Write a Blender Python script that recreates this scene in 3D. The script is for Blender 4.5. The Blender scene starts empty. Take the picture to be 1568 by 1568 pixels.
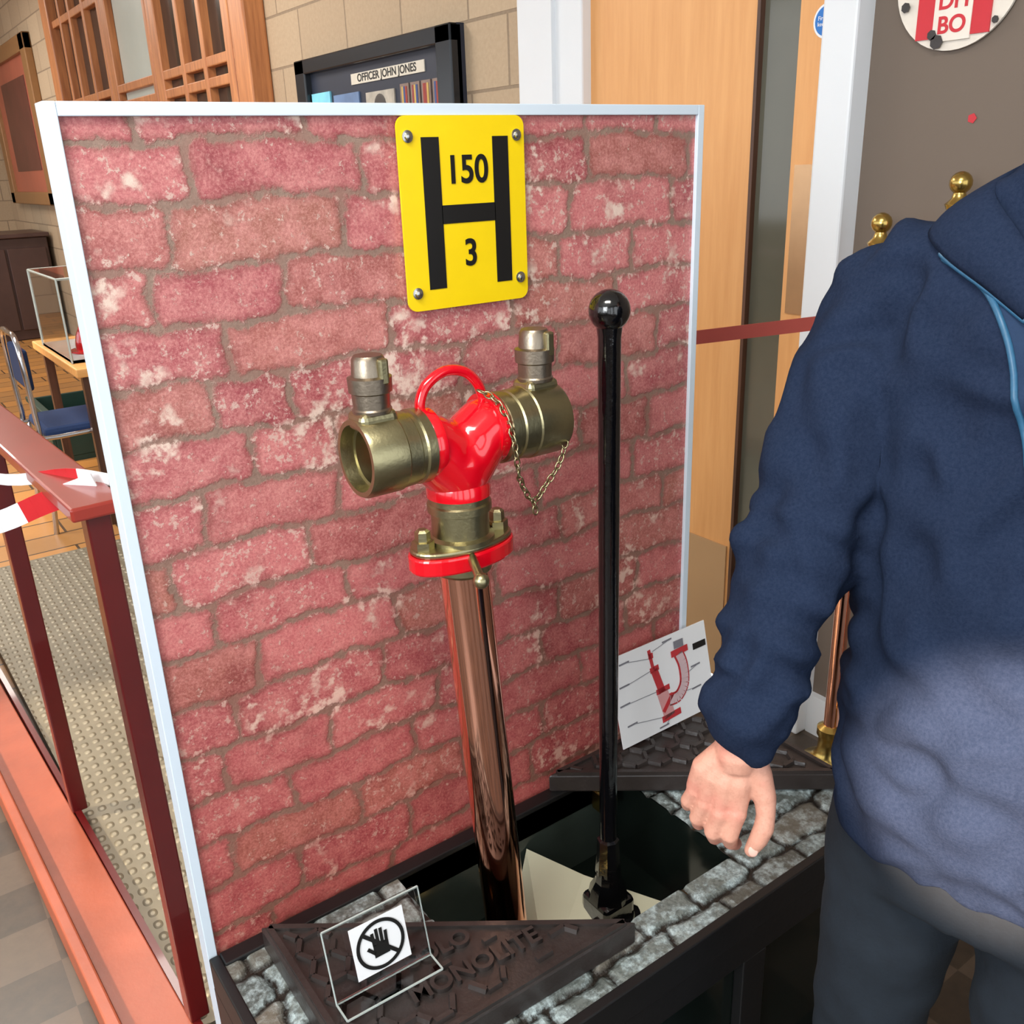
import bpy, bmesh, math, random
import numpy as np
from mathutils import Vector, Matrix
from mathutils.bvhtree import BVHTree
random.seed(4); rng=np.random.default_rng(4)
SC=bpy.context.scene; COL=SC.collection
try:
    SC.view_settings.view_transform='Standard'
except Exception: pass

# ---------------------------------------------------------------- helpers
def lin(r,g,b):
    f=lambda c:((c/255+.055)/1.055)**2.4 if c>10 else c/255/12.92
    return (f(r),f(g),f(b),1)
class NT:
    def __init__(s,m):
        m.use_nodes=True; s.t=m.node_tree; s.n=s.t.nodes; s.l=s.t.links
        s.b=s.n.get('Principled BSDF')
    def new(s,ty,**k):
        x=s.n.new(ty)
        for a,v in k.items(): setattr(x,a,v)
        return x
    def link(s,a,b): s.l.new(a,b)
    def noise(s,scale,detail=4,rough=.55,vec=None):
        x=s.new('ShaderNodeTexNoise'); x.inputs['Scale'].default_value=scale; x.inputs['Detail'].default_value=detail; x.inputs['Roughness'].default_value=rough
        if vec is None: vec=s.coord()
        s.link(vec,x.inputs['Vector']); return x.outputs['Fac']
    def coord(s):
        if not hasattr(s,'_c'): s._c=s.new('ShaderNodeTexCoord').outputs['Object']
        return s._c
    def math(s,op,a,b=None,c=None,clamp=False):
        x=s.new('ShaderNodeMath',operation=op); x.use_clamp=clamp
        for i,v in enumerate((a,b,c)):
            if v is None: continue
            if isinstance(v,(int,float)): x.inputs[i].default_value=v
            else: s.link(v,x.inputs[i])
        return x.outputs[0]
    def maprange(s,v,a,b,c=0.,d=1.):
        x=s.new('ShaderNodeMapRange'); s.link(v,x.inputs[0])
        for i,k in enumerate((a,b,c,d)): x.inputs[i+1].default_value=k
        return x.outputs[0]
    def mix(s,f,a,b,mode='MIX'):
        x=s.new('ShaderNodeMix',data_type='RGBA',blend_type=mode)
        for sock,v in ((x.inputs[0],f),(x.inputs[6],a),(x.inputs[7],b)):
            if isinstance(v,(int,float)): sock.default_value=v
            elif isinstance(v,tuple): sock.default_value=v
            else: s.link(v,sock)
        return x.outputs[2]
    def bump(s,h,strength=.3,dist=.003):
        x=s.new('ShaderNodeBump'); x.inputs['Strength'].default_value=strength; x.inputs['Distance'].default_value=dist
        s.link(h,x.inputs['Height']); s.link(x.outputs[0],s.b.inputs['Normal'])
    def base(s,c): s.link(c,s.b.inputs['Base Color'])
def MAT(name,rgb,rough=.5,metal=0.,var=.12,scale=20,bump=0,bscale=None,coat=0,trans=0,ior=None,sheen=0,bdist=.002,emit=0):
    m=bpy.data.materials.new(name); t=NT(m); c=lin(*rgb)
    n=t.noise(scale)
    c0=tuple(x*(1-var) for x in c[:3])+(1,); c1=tuple(min(1,x*(1+var)+.0) for x in c[:3])+(1,)
    t.base(t.mix(n,c0,c1))
    t.b.inputs['Roughness'].default_value=rough; t.b.inputs['Metallic'].default_value=metal
    if coat: t.b.inputs['Coat Weight'].default_value=coat; t.b.inputs['Coat Roughness'].default_value=.05
    if trans: t.b.inputs['Transmission Weight'].default_value=trans
    if ior: t.b.inputs['IOR'].default_value=ior
    if bump: t.bump(t.noise(bscale or scale*4),bump,bdist)
    return m
def EMPTY(name):
    e=bpy.data.objects.new(name,None); COL.objects.link(e); e.empty_display_size=.05; return e
def OBJ(name,verts,faces,mat,parent=None,smooth=False,split=None):
    me=bpy.data.meshes.new(name); me.from_pydata([tuple(v) for v in verts],[],faces); me.update()
    bm=bmesh.new(); bm.from_mesh(me); bmesh.ops.recalc_face_normals(bm,faces=bm.faces); bm.to_mesh(me); bm.free()
    o=bpy.data.objects.new(name,me); COL.objects.link(o); 
    if mat: me.materials.append(mat)
    if smooth:
        for p in me.polygons: p.use_smooth=True
        if split:
            md=o.modifiers.new('es','EDGE_SPLIT'); md.split_angle=math.radians(split)
    if parent: o.parent=parent
    return o
def BOX(name,lo,hi,mat,parent=None,bevel=0,seg=2):
    x0,y0,z0=lo; x1,y1,z1=hi
    v=[(x0,y0,z0),(x1,y0,z0),(x1,y1,z0),(x0,y1,z0),(x0,y0,z1),(x1,y0,z1),(x1,y1,z1),(x0,y1,z1)]
    f=[(0,3,2,1),(4,5,6,7),(0,1,5,4),(1,2,6,5),(2,3,7,6),(3,0,4,7)]
    o=OBJ(name,v,f,mat,parent)
    if bevel:
        b=o.modifiers.new('b','BEVEL'); b.width=bevel; b.segments=seg
    return o
def BAR(name,p,q,w,h,mat,parent=None,up=(0,0,1),bevel=0):
    p=Vector(p); q=Vector(q); d=(q-p).normalized(); u=Vector(up); s=d.cross(u).normalized(); u=s.cross(d)
    v=[]
    for c in (p,q):
        for a,b in ((-1,-1),(1,-1),(1,1),(-1,1)): v.append(c+s*(a*w/2)+u*(b*h/2))
    o=OBJ(name,v,[(0,1,2,3),(7,6,5,4),(0,4,5,1),(1,5,6,2),(2,6,7,3),(3,7,4,0)],mat,parent)
    if bevel:
        b=o.modifiers.new('b','BEVEL'); b.width=bevel; b.segments=2
    return o
def PRISM(name,poly,z0,z1,mat,parent=None,bevel=0):
    n=len(poly); v=[(x,y,z0) for x,y in poly]+[(x,y,z1) for x,y in poly]
    f=[tuple(range(n))[::-1],tuple(range(n,2*n))]+[(i,(i+1)%n,n+(i+1)%n,n+i) for i in range(n)]
    o=OBJ(name,v,f,mat,parent)
    if bevel:
        b=o.modifiers.new('b','BEVEL'); b.width=bevel; b.segments=2
    return o
def frame_of(d):
    d=Vector(d).normalized(); a=Vector((0,0,1)) if abs(d.z)<.9 else Vector((1,0,0))
    x=a.cross(d).normalized(); return x,d.cross(x),d
def LATHE(name,o,axis,prof,mat,parent=None,seg=40,split=35,closed=False):
    x,y,d=frame_of(axis); o=Vector(o); v=[];f=[]
    for h,r in prof:
        for i in range(seg):
            a=2*math.pi*i/seg; v.append(o+d*h+x*(math.cos(a)*r)+y*(math.sin(a)*r))
    k=len(prof)
    for j in range(k-1):
        for i in range(seg):
            f.append((j*seg+i,j*seg+(i+1)%seg,(j+1)*seg+(i+1)%seg,(j+1)*seg+i))
    if closed:
        for i in range(seg): f.append(((k-1)*seg+i,(k-1)*seg+(i+1)%seg,(i+1)%seg,i))
    else:
        f.append(tuple(range(seg))[::-1]); f.append(tuple(range((k-1)*seg,k*seg)))
    return OBJ(name,v,f,mat,parent,True,split)
def tube_geo(path,radii,seg=12,hemi=True,V=None,F=None):
    V=[] if V is None else V; F=[] if F is None else F
    P=[Vector(p) for p in path]; R=list(radii)
    if hemi:
        d0=(P[0]-P[1]).normalized(); d1=(P[-1]-P[-2]).normalized()
        pre=[(P[0]+d0*R[0]*math.sin(a),R[0]*math.cos(a)) for a in (1.5,1.1,.6)]
        post=[(P[-1]+d1*R[-1]*math.sin(a),R[-1]*math.cos(a)) for a in (.6,1.1,1.5)]
        P=[p for p,_ in pre]+P+[p for p,_ in post]; R=[r for _,r in pre]+R+[r for _,r in post]
    x=None; base=len(V); n=len(P)
    for i in range(n):
        d=(P[min(i+1,n-1)]-P[max(i-1,0)]).normalized()
        if x is None: x,y,_=frame_of(d)
        else:
            x=(x-d*x.dot(d)).normalized(); y=d.cross(x)
        for k in range(seg):
            a=2*math.pi*k/seg; V.append(P[i]+x*(math.cos(a)*R[i])+y*(math.sin(a)*R[i]))
    for i in range(n-1):
        for k in range(seg):
            F.append((base+i*seg+k,base+i*seg+(k+1)%seg,base+(i+1)*seg+(k+1)%seg,base+(i+1)*seg+k))
    F.append(tuple(base+k for k in range(seg))[::-1]); F.append(tuple(base+(n-1)*seg+k for k in range(seg)))
    return V,F
def TUBE(name,path,r,mat,parent=None,seg=12,hemi=True):
    if isinstance(r,(int,float)): r=[r]*len(path)
    V,F=tube_geo(path,r,seg,hemi); return OBJ(name,V,F,mat,parent,True,50)
def smoothpath(pts,n=6):
    P=[Vector(p) for p in pts]; out=[]
    for i in range(len(P)-1):
        p0=P[max(i-1,0)];p1=P[i];p2=P[i+1];p3=P[min(i+2,len(P)-1)]
        for k in range(n):
            t=k/n
            out.append(.5*((2*p1)+(p2-p0)*t+(2*p0-5*p1+4*p2-p3)*t*t+(3*p1-p0-3*p2+p3)*t**3))
    out.append(P[-1]); return out
def ELLIPS(name,c,rad,mat,parent=None,rot=None,V=None,F=None,seg=20):
    own=V is None
    if own: V=[];F=[]
    b=len(V); rings=seg//2; c=Vector(c)
    for i in range(rings+1):
        t=math.pi*(i+.02)/(rings+.04)
        for k in range(seg):
            a=2*math.pi*k/seg; q=Vector((math.sin(t)*math.cos(a)*rad[0],math.sin(t)*math.sin(a)*rad[1],math.cos(t)*rad[2]))
            if rot is not None: q=rot@q
            V.append(c+q)
    for i in range(rings):
        for k in range(seg): F.append((b+i*seg+k,b+i*seg+(k+1)%seg,b+(i+1)*seg+(k+1)%seg,b+(i+1)*seg+k))
    F.append(tuple(b+k for k in range(seg))[::-1]); F.append(tuple(b+rings*seg+k for k in range(seg)))
    if own: return OBJ(name,V,F,mat,parent,True)
def REMESH(o,vox,it=6,fac=.5):
    m=o.modifiers.new('r','REMESH'); m.mode='VOXEL'; m.voxel_size=vox; m.use_smooth_shade=True
    s=o.modifiers.new('s','SMOOTH'); s.iterations=it; s.factor=fac
def FONT(name,body,size,loc,mat,parent,R,depth=.0004,bold=0,sx=1):
    c=bpy.data.curves.new(name,'FONT'); c.body=body; c.size=size; c.align_x='CENTER'; c.align_y='CENTER'; c.extrude=depth; c.offset=bold
    c.materials.append(mat); o=bpy.data.objects.new(name,c); COL.objects.link(o)
    o.matrix_world=Matrix.Translation(loc)@R.to_4x4()@Matrix.Diagonal((sx,1,1,1)); 
    o.parent=parent; return o
R_PANEL=Matrix(((1,0,0),(0,0,-1),(0,1,0)))
R_WALL=Matrix(((0,0,-1),(-1,0,0),(0,1,0)))
def DISC(name,c,n,r,th,mat,parent,seg=32): return LATHE(name,c,n,[(0,r),(th,r)],mat,parent,seg)

# ---------------------------------------------------------------- camera
F_=1422.0; th=math.radians(20.58); roll=math.atan2(.0367,.9993)
cam=bpy.data.cameras.new('camera'); co=bpy.data.objects.new('camera',cam); COL.objects.link(co); SC.camera=co
h=Vector((.577,.8168,0)).normalized(); r0=Vector((h.y,-h.x,0)); z=Vector((0,0,1))
Fw=h*math.cos(th)-z*math.sin(th); U0=h*math.sin(th)+z*math.cos(th)
cr,sr=math.cos(roll),math.sin(roll)
Rr=(r0*cr - U0*sr); Rr.normalize(); Uu=Rr.cross(Fw); Uu.normalize()
M=Matrix((Rr,Uu,-Fw)).transposed().to_4x4(); M.translation=Vector((-.212,-1.076,1.527)); co.matrix_world=M
cam.sensor_width=36; cam.lens=36*F_/1568; cam.clip_start=.02

# ---------------------------------------------------------------- materials
bronze=MAT('bronze',(166,158,122),.34,1,.15,30,.15,200)
bronze_d=MAT('bronze_dark',(150,138,122),.38,1,.2,30,.15,200)
brass=MAT('brass',(190,162,92),.25,1,.15,20)
copper=MAT('copper_polished',(250,182,154),.08,1,.05,6)
redpaint=MAT('red_gloss_paint',(214,6,26),.18,0,.12,12,coat=.8)
blackgloss=MAT('black_gloss_paint',(8,8,10),.14,0,.3,40,.5,60,coat=.6)
black=MAT('black_satin_wood',(20,20,21),.4,0,.3,25,.1,80)
iron=MAT('cast_iron_bitumen',(50,44,42),.34,0,.5,18,.5,90)
pitblack=MAT('pit_black',(16,22,19),.12,0,.4,8)
pitgreen=MAT('pit_green_grey',(54,62,56),.15,0,.4,8)
cream=MAT('pit_cream',(222,220,192),.3,0,.1,5)
whitepvc=MAT('white_trim_plastic',(212,226,238),.35,0,.03,8)
steel=MAT('zinc_screw',(190,190,185),.25,1,.1,30)
yellow=MAT('sign_yellow',(242,208,4),.4,0,.05,25,.1,60)
signblack=MAT('sign_black',(14,13,12),.45,0,.2,25)
white=MAT('paper_white',(232,234,236),.5,0,.03,20)
redprint=MAT('print_red',(186,50,56),.5,0,.1,20)
pinkprint=MAT('print_pink',(208,150,150),.5,0,.1,20)
acry=MAT('clear_acrylic',(250,252,252),.02,0,.01,5,trans=1.0,ior=1.3)
acryedge=MAT('acrylic_edge',(176,186,182),.15,0,.1,30)
brown=MAT('wall_brown_paint',(108,95,84),.6,0,.06,3,.1,80)
doorwhite=MAT('white_gloss_frame',(218,222,226),.3,0,.03,6)
darkred=MAT('dark_red_steel_paint',(88,14,16),.3,0,.2,12,coat=.3)
redrail=MAT('rail_top_red',(150,46,34),.32,0,.15,8,coat=.4)
chrome=MAT('chrome',(200,200,205),.15,1,.05,10)
navy=MAT('blue_chair_fabric',(26,50,92),.9,0,.2,90,.3)
glassd=MAT('dark_glass',(92,90,78),.08,0,.3,3)
paneglass=MAT('bright_pane',(186,196,190),.2,0,.15,2)

def skinmat():
    m=bpy.data.materials.new('skin'); t=NT(m); n=t.noise(45,4,.6); n2=t.noise(220,4,.7); n3=t.noise(25,3,.5)
    c=t.mix(n,lin(196,138,116),lin(226,170,148)); c=t.mix(t.maprange(n3,.5,.7,0,.5),c,lin(204,118,104)); c=t.mix(t.maprange(n2,.5,.75,0,.35),c,lin(172,112,92))
    t.base(c); t.b.inputs['Roughness'].default_value=.48; t.b.inputs['Subsurface Weight'].default_value=.0
    t.bump(t.math('ADD',n2,n),.45,.0012); return m
skin=skinmat()
nail=MAT('nail',(234,186,170),.3,0,.05,30)

def wood(name,a,b,scale=3,axis=2,rough=.4):
    m=bpy.data.materials.new(name); t=NT(m)
    mp=t.new('ShaderNodeMapping'); s=[scale*6]*3; s[axis]=scale*.5; mp.inputs['Scale'].default_value=s
    t.link(t.coord(),mp.inputs[0]); n=t.noise(2.2,5,.6,mp.outputs[0])
    t.base(t.mix(t.maprange(n,.3,.7),lin(*a),lin(*b))); t.b.inputs['Roughness'].default_value=rough
    return m
doorwood=wood('door_oak_veneer',(210,150,90),(222,164,104))
windowwood=wood('window_wood',(158,98,60),(204,138,88))
darkwood=wood('dark_frame_wood',(60,38,28),(92,60,42))
tablewood=wood('table_wood',(224,160,88),(240,184,116),3,0)

def blockwall():
    m=bpy.data.materials.new('sandstone_block_wall'); t=NT(m)
    sp=t.new('ShaderNodeSeparateXYZ'); t.link(t.coord(),sp.inputs[0])
    cb=t.new('ShaderNodeCombineXYZ'); 
    t.link(t.math('ADD',sp.outputs[0],sp.outputs[1]),cb.inputs[0]); t.link(sp.outputs[2],cb.inputs[1])
    br=t.new('ShaderNodeTexBrick'); t.link(cb.outputs[0],br.inputs['Vector'])
    br.inputs['Scale'].default_value=1; br.inputs['Brick Width'].default_value=.45; br.inputs['Row Height'].default_value=.22
    br.inputs['Mortar Size'].default_value=.006; br.inputs['Mortar Smooth'].default_value=.3
    br.inputs['Color1'].default_value=lin(182,160,132); br.inputs['Color2'].default_value=lin(164,142,116); br.inputs['Mortar'].default_value=lin(112,94,76)
    n=t.noise(60,6,.7); t.base(t.mix(.35,br.outputs['Color'],t.mix(n,lin(130,112,90),lin(212,192,164))))
    t.b.inputs['Roughness'].default_value=.85
    t.bump(t.math('SUBTRACT',t.math('MULTIPLY',n,.3),br.outputs['Fac']),.5,.006)
    return m
blk=blockwall()

def brickprint():
    m=bpy.data.materials.new('printed_brick_mural'); t=NT(m)
    at=t.new('ShaderNodeAttribute',attribute_name='bd'); ac=t.new('ShaderNodeAttribute',attribute_name='bc')
    d=at.outputs['Fac']; sp=t.new('ShaderNodeSeparateColor'); t.link(ac.outputs['Color'],sp.inputs[0])
    n1=t.noise(45,6,.65); n2=t.noise(260,4,.75); n3=t.noise(14,5,.6); n4=t.noise(7,4,.65); n5=t.noise(30,6,.75); n6=t.noise(90,5,.75)
    dd=t.math('ADD',d,t.math('MULTIPLY',t.math('SUBTRACT',n1,.5),.019)); dd=t.math('ADD',dd,t.math('MULTIPLY',t.math('SUBTRACT',n6,.5),.008))
    mask=t.maprange(dd,.0015,.0052)
    c=t.mix(sp.outputs[0],lin(156,70,78),lin(198,112,114))
    c=t.mix(t.maprange(sp.outputs[1],.78,1.0,0,.75),c,lin(160,108,88))
    c=t.mix(t.maprange(n5,.40,.64,0,.6),c,lin(216,146,140))
    c=t.mix(t.maprange(n3,.52,.74,0,.6),c,lin(128,48,54))
    c=t.mix(t.maprange(n2,.48,.72,0,.5),c,lin(228,176,164))
    c=t.mix(t.maprange(n2,.5,.3,0,.4),c,lin(108,48,46))
    c=t.mix(t.maprange(n6,.56,.72,0,.4),c,lin(116,76,64))
    c=t.mix(t.maprange(dd,.005,.012,.4,0),c,lin(118,62,54))
    w=t.math('MULTIPLY',t.maprange(t.math('ADD',n4,t.math('MULTIPLY',sp.outputs[2],.14)),.635,.70),t.maprange(n1,.47,.58))
    c=t.mix(t.math('MULTIPLY',w,.85),c,lin(230,208,192))
    w2=t.math('MULTIPLY',t.maprange(t.math('ADD',n6,t.math('MULTIPLY',sp.outputs[2],.08)),.63,.68),.6); c=t.mix(w2,c,lin(220,198,184))
    mo=t.mix(n5,lin(116,94,82),lin(172,144,128)); mo=t.mix(t.maprange(n2,.4,.7,0,.5),mo,lin(102,78,68))
    mo=t.mix(t.maprange(n3,.45,.7,0,.6),mo,lin(150,98,88))
    col=t.mix(mask,mo,c)
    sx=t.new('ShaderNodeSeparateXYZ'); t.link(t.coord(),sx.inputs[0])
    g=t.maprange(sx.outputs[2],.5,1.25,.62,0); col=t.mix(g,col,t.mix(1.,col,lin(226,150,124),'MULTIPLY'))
    t.base(col); t.b.inputs['Roughness'].default_value=.5
    t.bump(t.math('ADD',t.math('MULTIPLY',mask,.4),t.math('MULTIPLY',n6,.6)),.45,.003)
    return m
def settstone():
    m=bpy.data.materials.new('stone_setts'); t=NT(m)
    at=t.new('ShaderNodeAttribute',attribute_name='bd'); ac=t.new('ShaderNodeAttribute',attribute_name='bc')
    sp=t.new('ShaderNodeSeparateColor'); t.link(ac.outputs['Color'],sp.inputs[0])
    n1=t.noise(70,6,.7); n2=t.noise(35,6,.7); n3=t.noise(160,5,.7)
    dd=t.math('ADD',at.outputs['Fac'],t.math('MULTIPLY',t.math('SUBTRACT',n1,.5),.012)); mask=t.maprange(dd,.001,.006)
    c=t.mix(sp.outputs[0],lin(82,90,88),lin(130,136,130))
    c=t.mix(t.maprange(n2,.45,.62,0,.9),c,lin(196,214,216)); c=t.mix(t.maprange(n3,.42,.6,0,.5),c,lin(44,48,46))
    c=t.mix(t.maprange(sp.outputs[1],.6,1,0,.5),c,lin(126,106,84))
    t.base(t.mix(mask,lin(34,28,22),c)); t.b.inputs['Roughness'].default_value=.5
    t.bump(t.math('ADD',t.math('MULTIPLY',mask,.6),t.math('MULTIPLY',n2,.9)),.7,.004)
    return m

def laid(U,Wv,rows,joints_fn):
    rows=np.array(rows); k=np.clip(np.searchsorted(rows,Wv)-1,0,len(rows)-2)
    dz=np.minimum(Wv-rows[k],rows[k+1]-Wv); d=np.zeros_like(U); col=np.zeros(U.shape+(3,))
    for r in range(len(rows)-1):
        js=np.array(joints_fn(r)); s=k==r
        if not s.any(): continue
        u=U[s]; j=np.clip(np.searchsorted(js,u)-1,0,len(js)-2)
        dx=np.minimum(u-js[j],js[j+1]-u); z_=dz[s]; R=.012
        a=np.clip(R-dx,0,None); b=np.clip(R-z_,0,None)
        d[s]=np.where((a>0)&(b>0),R-np.sqrt(a*a+b*b),np.minimum(dx,z_))
        cc=rng.random((len(js),3)); col[s]=cc[j]
    return d,col
def gridmesh(name,xs,ys,fn,d,col,mat,parent,keep=None):
    nx,ny=len(xs),len(ys); verts=[fn(x,y) for y in ys for x in xs]
    faces=[]
    for j in range(ny-1):
        for i in range(nx-1):
            if keep and not keep((xs[i]+xs[i+1])/2,(ys[j]+ys[j+1])/2): continue
            faces.append((j*nx+i,j*nx+i+1,(j+1)*nx+i+1,(j+1)*nx+i))
    me=bpy.data.meshes.new(name); me.from_pydata(verts,[],faces)
    a=me.attributes.new('bd','FLOAT','POINT'); a.data.foreach_set('value',d.ravel().astype(np.float32))
    c=me.attributes.new('bc','FLOAT_COLOR','POINT'); cc=np.ones((nx*ny,4),np.float32); cc[:,:3]=col.reshape(-1,3); c.data.foreach_set('color',cc.ravel())
    me.materials.append(mat); o=bpy.data.objects.new(name,me); COL.objects.link(o); o.parent=parent; return o

# ---------------------------------------------------------------- room shell
def parquet():
    m=bpy.data.materials.new('floor_boards'); t=NT(m)
    br=t.new('ShaderNodeTexBrick'); t.link(t.coord(),br.inputs['Vector'])
    br.inputs['Scale'].default_value=1; br.inputs['Brick Width'].default_value=.42; br.inputs['Row Height'].default_value=.2; br.inputs['Mortar Size'].default_value=.006
    br.inputs['Color1'].default_value=lin(206,144,74); br.inputs['Color2'].default_value=lin(168,122,72); br.inputs['Mortar'].default_value=lin(60,44,32)
    sp=t.new('ShaderNodeSeparateXYZ'); t.link(t.coord(),sp.inputs[0])
    near=t.maprange(sp.outputs[1],1.9,2.2)
    ch=t.new('ShaderNodeTexChecker'); ch.inputs['Scale'].default_value=7; t.link(t.coord(),ch.inputs[0])
    ch.inputs[1].default_value=lin(70,60,52); ch.inputs[2].default_value=lin(30,27,26)
    n=t.noise(25,6,.7)
    c=t.mix(near,ch.outputs[0],br.outputs['Color'])
    t.base(t.mix(.2,c,t.mix(n,lin(40,34,30),lin(150,124,94)))); t.b.inputs['Roughness'].default_value=.35
    return m
YB=11.6
BOX('floor',(-4,-3.5,-.1),(1.75,YB,0),parquet())
wr=EMPTY('wall_right')
BOX('blockwork',(1.75,1.51,0),(1.9,YB,3.3),blk,wr)
BOX('over_door',(1.75,.28,2.6),(1.9,1.51,3.3),blk,wr)
BOX('painted_part',(1.75,-3.5,0),(1.9,.28,3.3),brown,wr)
BOX('wall_back',(-4,YB,0),(1.9,YB+.15,3.3),blk)
BOX('ceiling',(-4,-3.5,3.3),(1.9,YB+.15,3.4),MAT('ceiling_white',(225,222,214),.8,0,.03,3))
wl=EMPTY('wall_left')
BOX('parapet',(-4.15,-3.5,0),(-4,YB,.9),brown,wl); BOX('lintel',(-4.15,-3.5,2.9),(-4,YB,3.3),brown,wl)
for i,y in enumerate((-3.5,-1.2,1.1,3.4,5.7,8.0,10.3)): BOX('pier_%d'%i,(-4.15,y,.9),(-4,y+.25,2.9),brown,wl)
wf=EMPTY('reflection_wall')  # unseen wall behind the camera, piers added to stripe the copper's reflections
BOX('parapet',(-4,-3.65,0),(1.75,-3.5,.5),brown,wf); BOX('lintel',(-4,-3.65,2.9),(1.75,-3.5,3.3),brown,wf)
for i,x in enumerate((-3.6,-2.2,-.8,.6)): BOX('pier_%d'%i,(x,-3.65,.5),(x+.3,-3.5,2.9),brown,wf)

df=EMPTY('trim_1')
BOX('jamb_far',(1.70,1.20,0),(1.75,1.51,2.6),doorwhite,df,.006); BOX('jamb_step',(1.685,1.32,0),(1.70,1.36,2.6),doorwhite,df)
BOX('jamb_near',(1.69,.28,0),(1.76,.37,2.6),doorwhite,df,.006); BOX('head',(1.70,.28,2.5),(1.76,1.51,2.6),doorwhite,df)
dr=EMPTY('door_1')
BOX('leaf',(1.735,.585,.02),(1.78,1.20,2.5),doorwood,dr); BOX('edge_strip',(1.728,.575,.02),(1.78,.585,2.5),darkwood,dr)
BOX('glass_panel',(1.745,.46,.35),(1.77,.575,2.5),glassd,dr); BOX('glass_rail',(1.74,.46,.02),(1.77,.575,.35),doorwood,dr)
BOX('stile',(1.73,.37,.02),(1.78,.46,2.5),doorwood,dr)
BOX('push_plate',(1.726,.385,1.15),(1.73,.445,1.5),MAT('push_plate',(190,150,110),.2,.5),dr)
BOX('kick_plate',(1.73,.60,.03),(1.735,1.19,.46),MAT('kick_plate',(176,140,100),.4,0,.08,5),dr)
BOX('baseboard_right',(1.73,-3.5,0),(1.75,.28,.12),doorwhite)
st=EMPTY('blue_door_sticker'); DISC('disc',(1.73,.385,1.80),(-1,0,0),.036,.002,MAT('sticker_white',(225,230,235),.4),st); DISC('blue',(1.7279,.385,1.80),(-1,0,0),.031,.001,MAT('sticker_blue',(30,110,190),.4),st)
FONT('txt','Fire door\nkeep shut',.012,(1.7265,.385,1.80),white,st,R_WALL)

ds=EMPTY('round_enamel_sign')
DISC('plate',(1.745,.09,1.842),(-1,0,0),.132,.006,MAT('enamel_white',(224,216,204),.3,0,.12,30),ds,48)
er=MAT('enamel_red',(196,30,42),.3,0,.08,30)
BOX('red_block_left',(1.735,.130,1.735),(1.7395,.168,1.90),er,ds); BOX('red_block_right',(1.735,0.012,1.735),(1.7395,.05,1.90),er,ds)
BOX('red_bar',(1.735,.012,1.825),(1.7393,.168,1.90),er,ds)
BOX('white_block',(1.733,.05,1.728),(1.7393,.13,1.825),MAT('enamel_white2',(228,220,208),.3),ds)
FONT('letters','DH\nBO',.044,(1.7325,.09,1.778),er,ds,R_WALL,.0005,.001)
for i,(y,zz,rr) in enumerate(((.195,1.80,.010),(.118,1.728,.014),(.130,1.742,.010),(.0,1.755,.007))): DISC('rust_%d'%i,(1.7325,y,zz),(-1,0,0),rr,.0015,iron,ds,7)
DISC('paint_chip',(1.749,.03,1.58),(-1,0,0),.010,.001,er,ds,5)

# framed medals picture
pf=EMPTY('framed_medal_display')
y0,y1,z0,z1=1.88,3.17,1.25,1.98; fb=MAT('frame_black',(24,28,34),.22,0,.1,10)
BOX('backing',(1.72,y0,z0),(1.75,y1,z1),MAT('mount_navy',(34,40,56),.4,0,.25,6),pf)
for n,a,b in (('top',(y0,z1-.06),(y1,z1)),('bot',(y0,z0),(y1,z0+.06)),('l',(y0,z0),(y0+.1,z1)),('r',(y1-.1,z0),(y1,z1))):
    BOX('frame_'+n,(1.69,a[0],a[1]),(1.74,b[0],b[1]),fb,pf,.006)
BOX('plaque',(1.716,2.10,1.848),(1.72,2.68,1.888),MAT('plaque_cream',(206,200,186),.5),pf)
FONT('plaque_text','OFFICER JOHN JONES',.04,(1.7155,2.39,1.868),signblack,pf,R_WALL,.0004,.0008,1.2)
BOX('portrait',(1.714,2.33,1.50),(1.72,2.56,1.81),MAT('portrait_grey',(170,164,152),.5,0,.5,25),pf)
ELLIPS('portrait_face',(1.713,2.445,1.75),(.003,.05,.05),MAT('portrait_face',(60,54,50),.5),pf)
cols=((150,60,50),(60,80,130),(190,160,90),(140,60,60))
for i in range(4):
    yy=2.25-i*.078
    BOX('panel_%d'%i,(1.714,yy-.032,1.55),(1.72,yy+.032,1.82),MAT('panel_%d'%i,(128,108,98),.5,0,.4,30),pf)
    for k in range(3): BOX('ribbon_%d_%d'%(i,k),(1.712,yy-.02+k*.013,1.73),(1.714,yy-.008+k*.013,1.81),MAT('ribbon_%d_%d'%(i,k),cols[(i+k)%4],.7),pf)
    DISC('medal_%d'%i,(1.714,yy,1.71),(-1,0,0),.024,.004,steel if i%2 else brass,pf,20)
BOX('glass_reflection',(1.712,2.88,1.60),(1.72,3.06,1.84),MAT('blue_reflection',(130,210,245),.3,0,.3,12),pf)  # bright blue reflection on the frame's glass, painted as a flat box
BOX('cert',(1.714,2.62,1.55),(1.72,2.85,1.82),MAT('cert',(96,122,160),.4,0,.6,9),pf)

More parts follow.
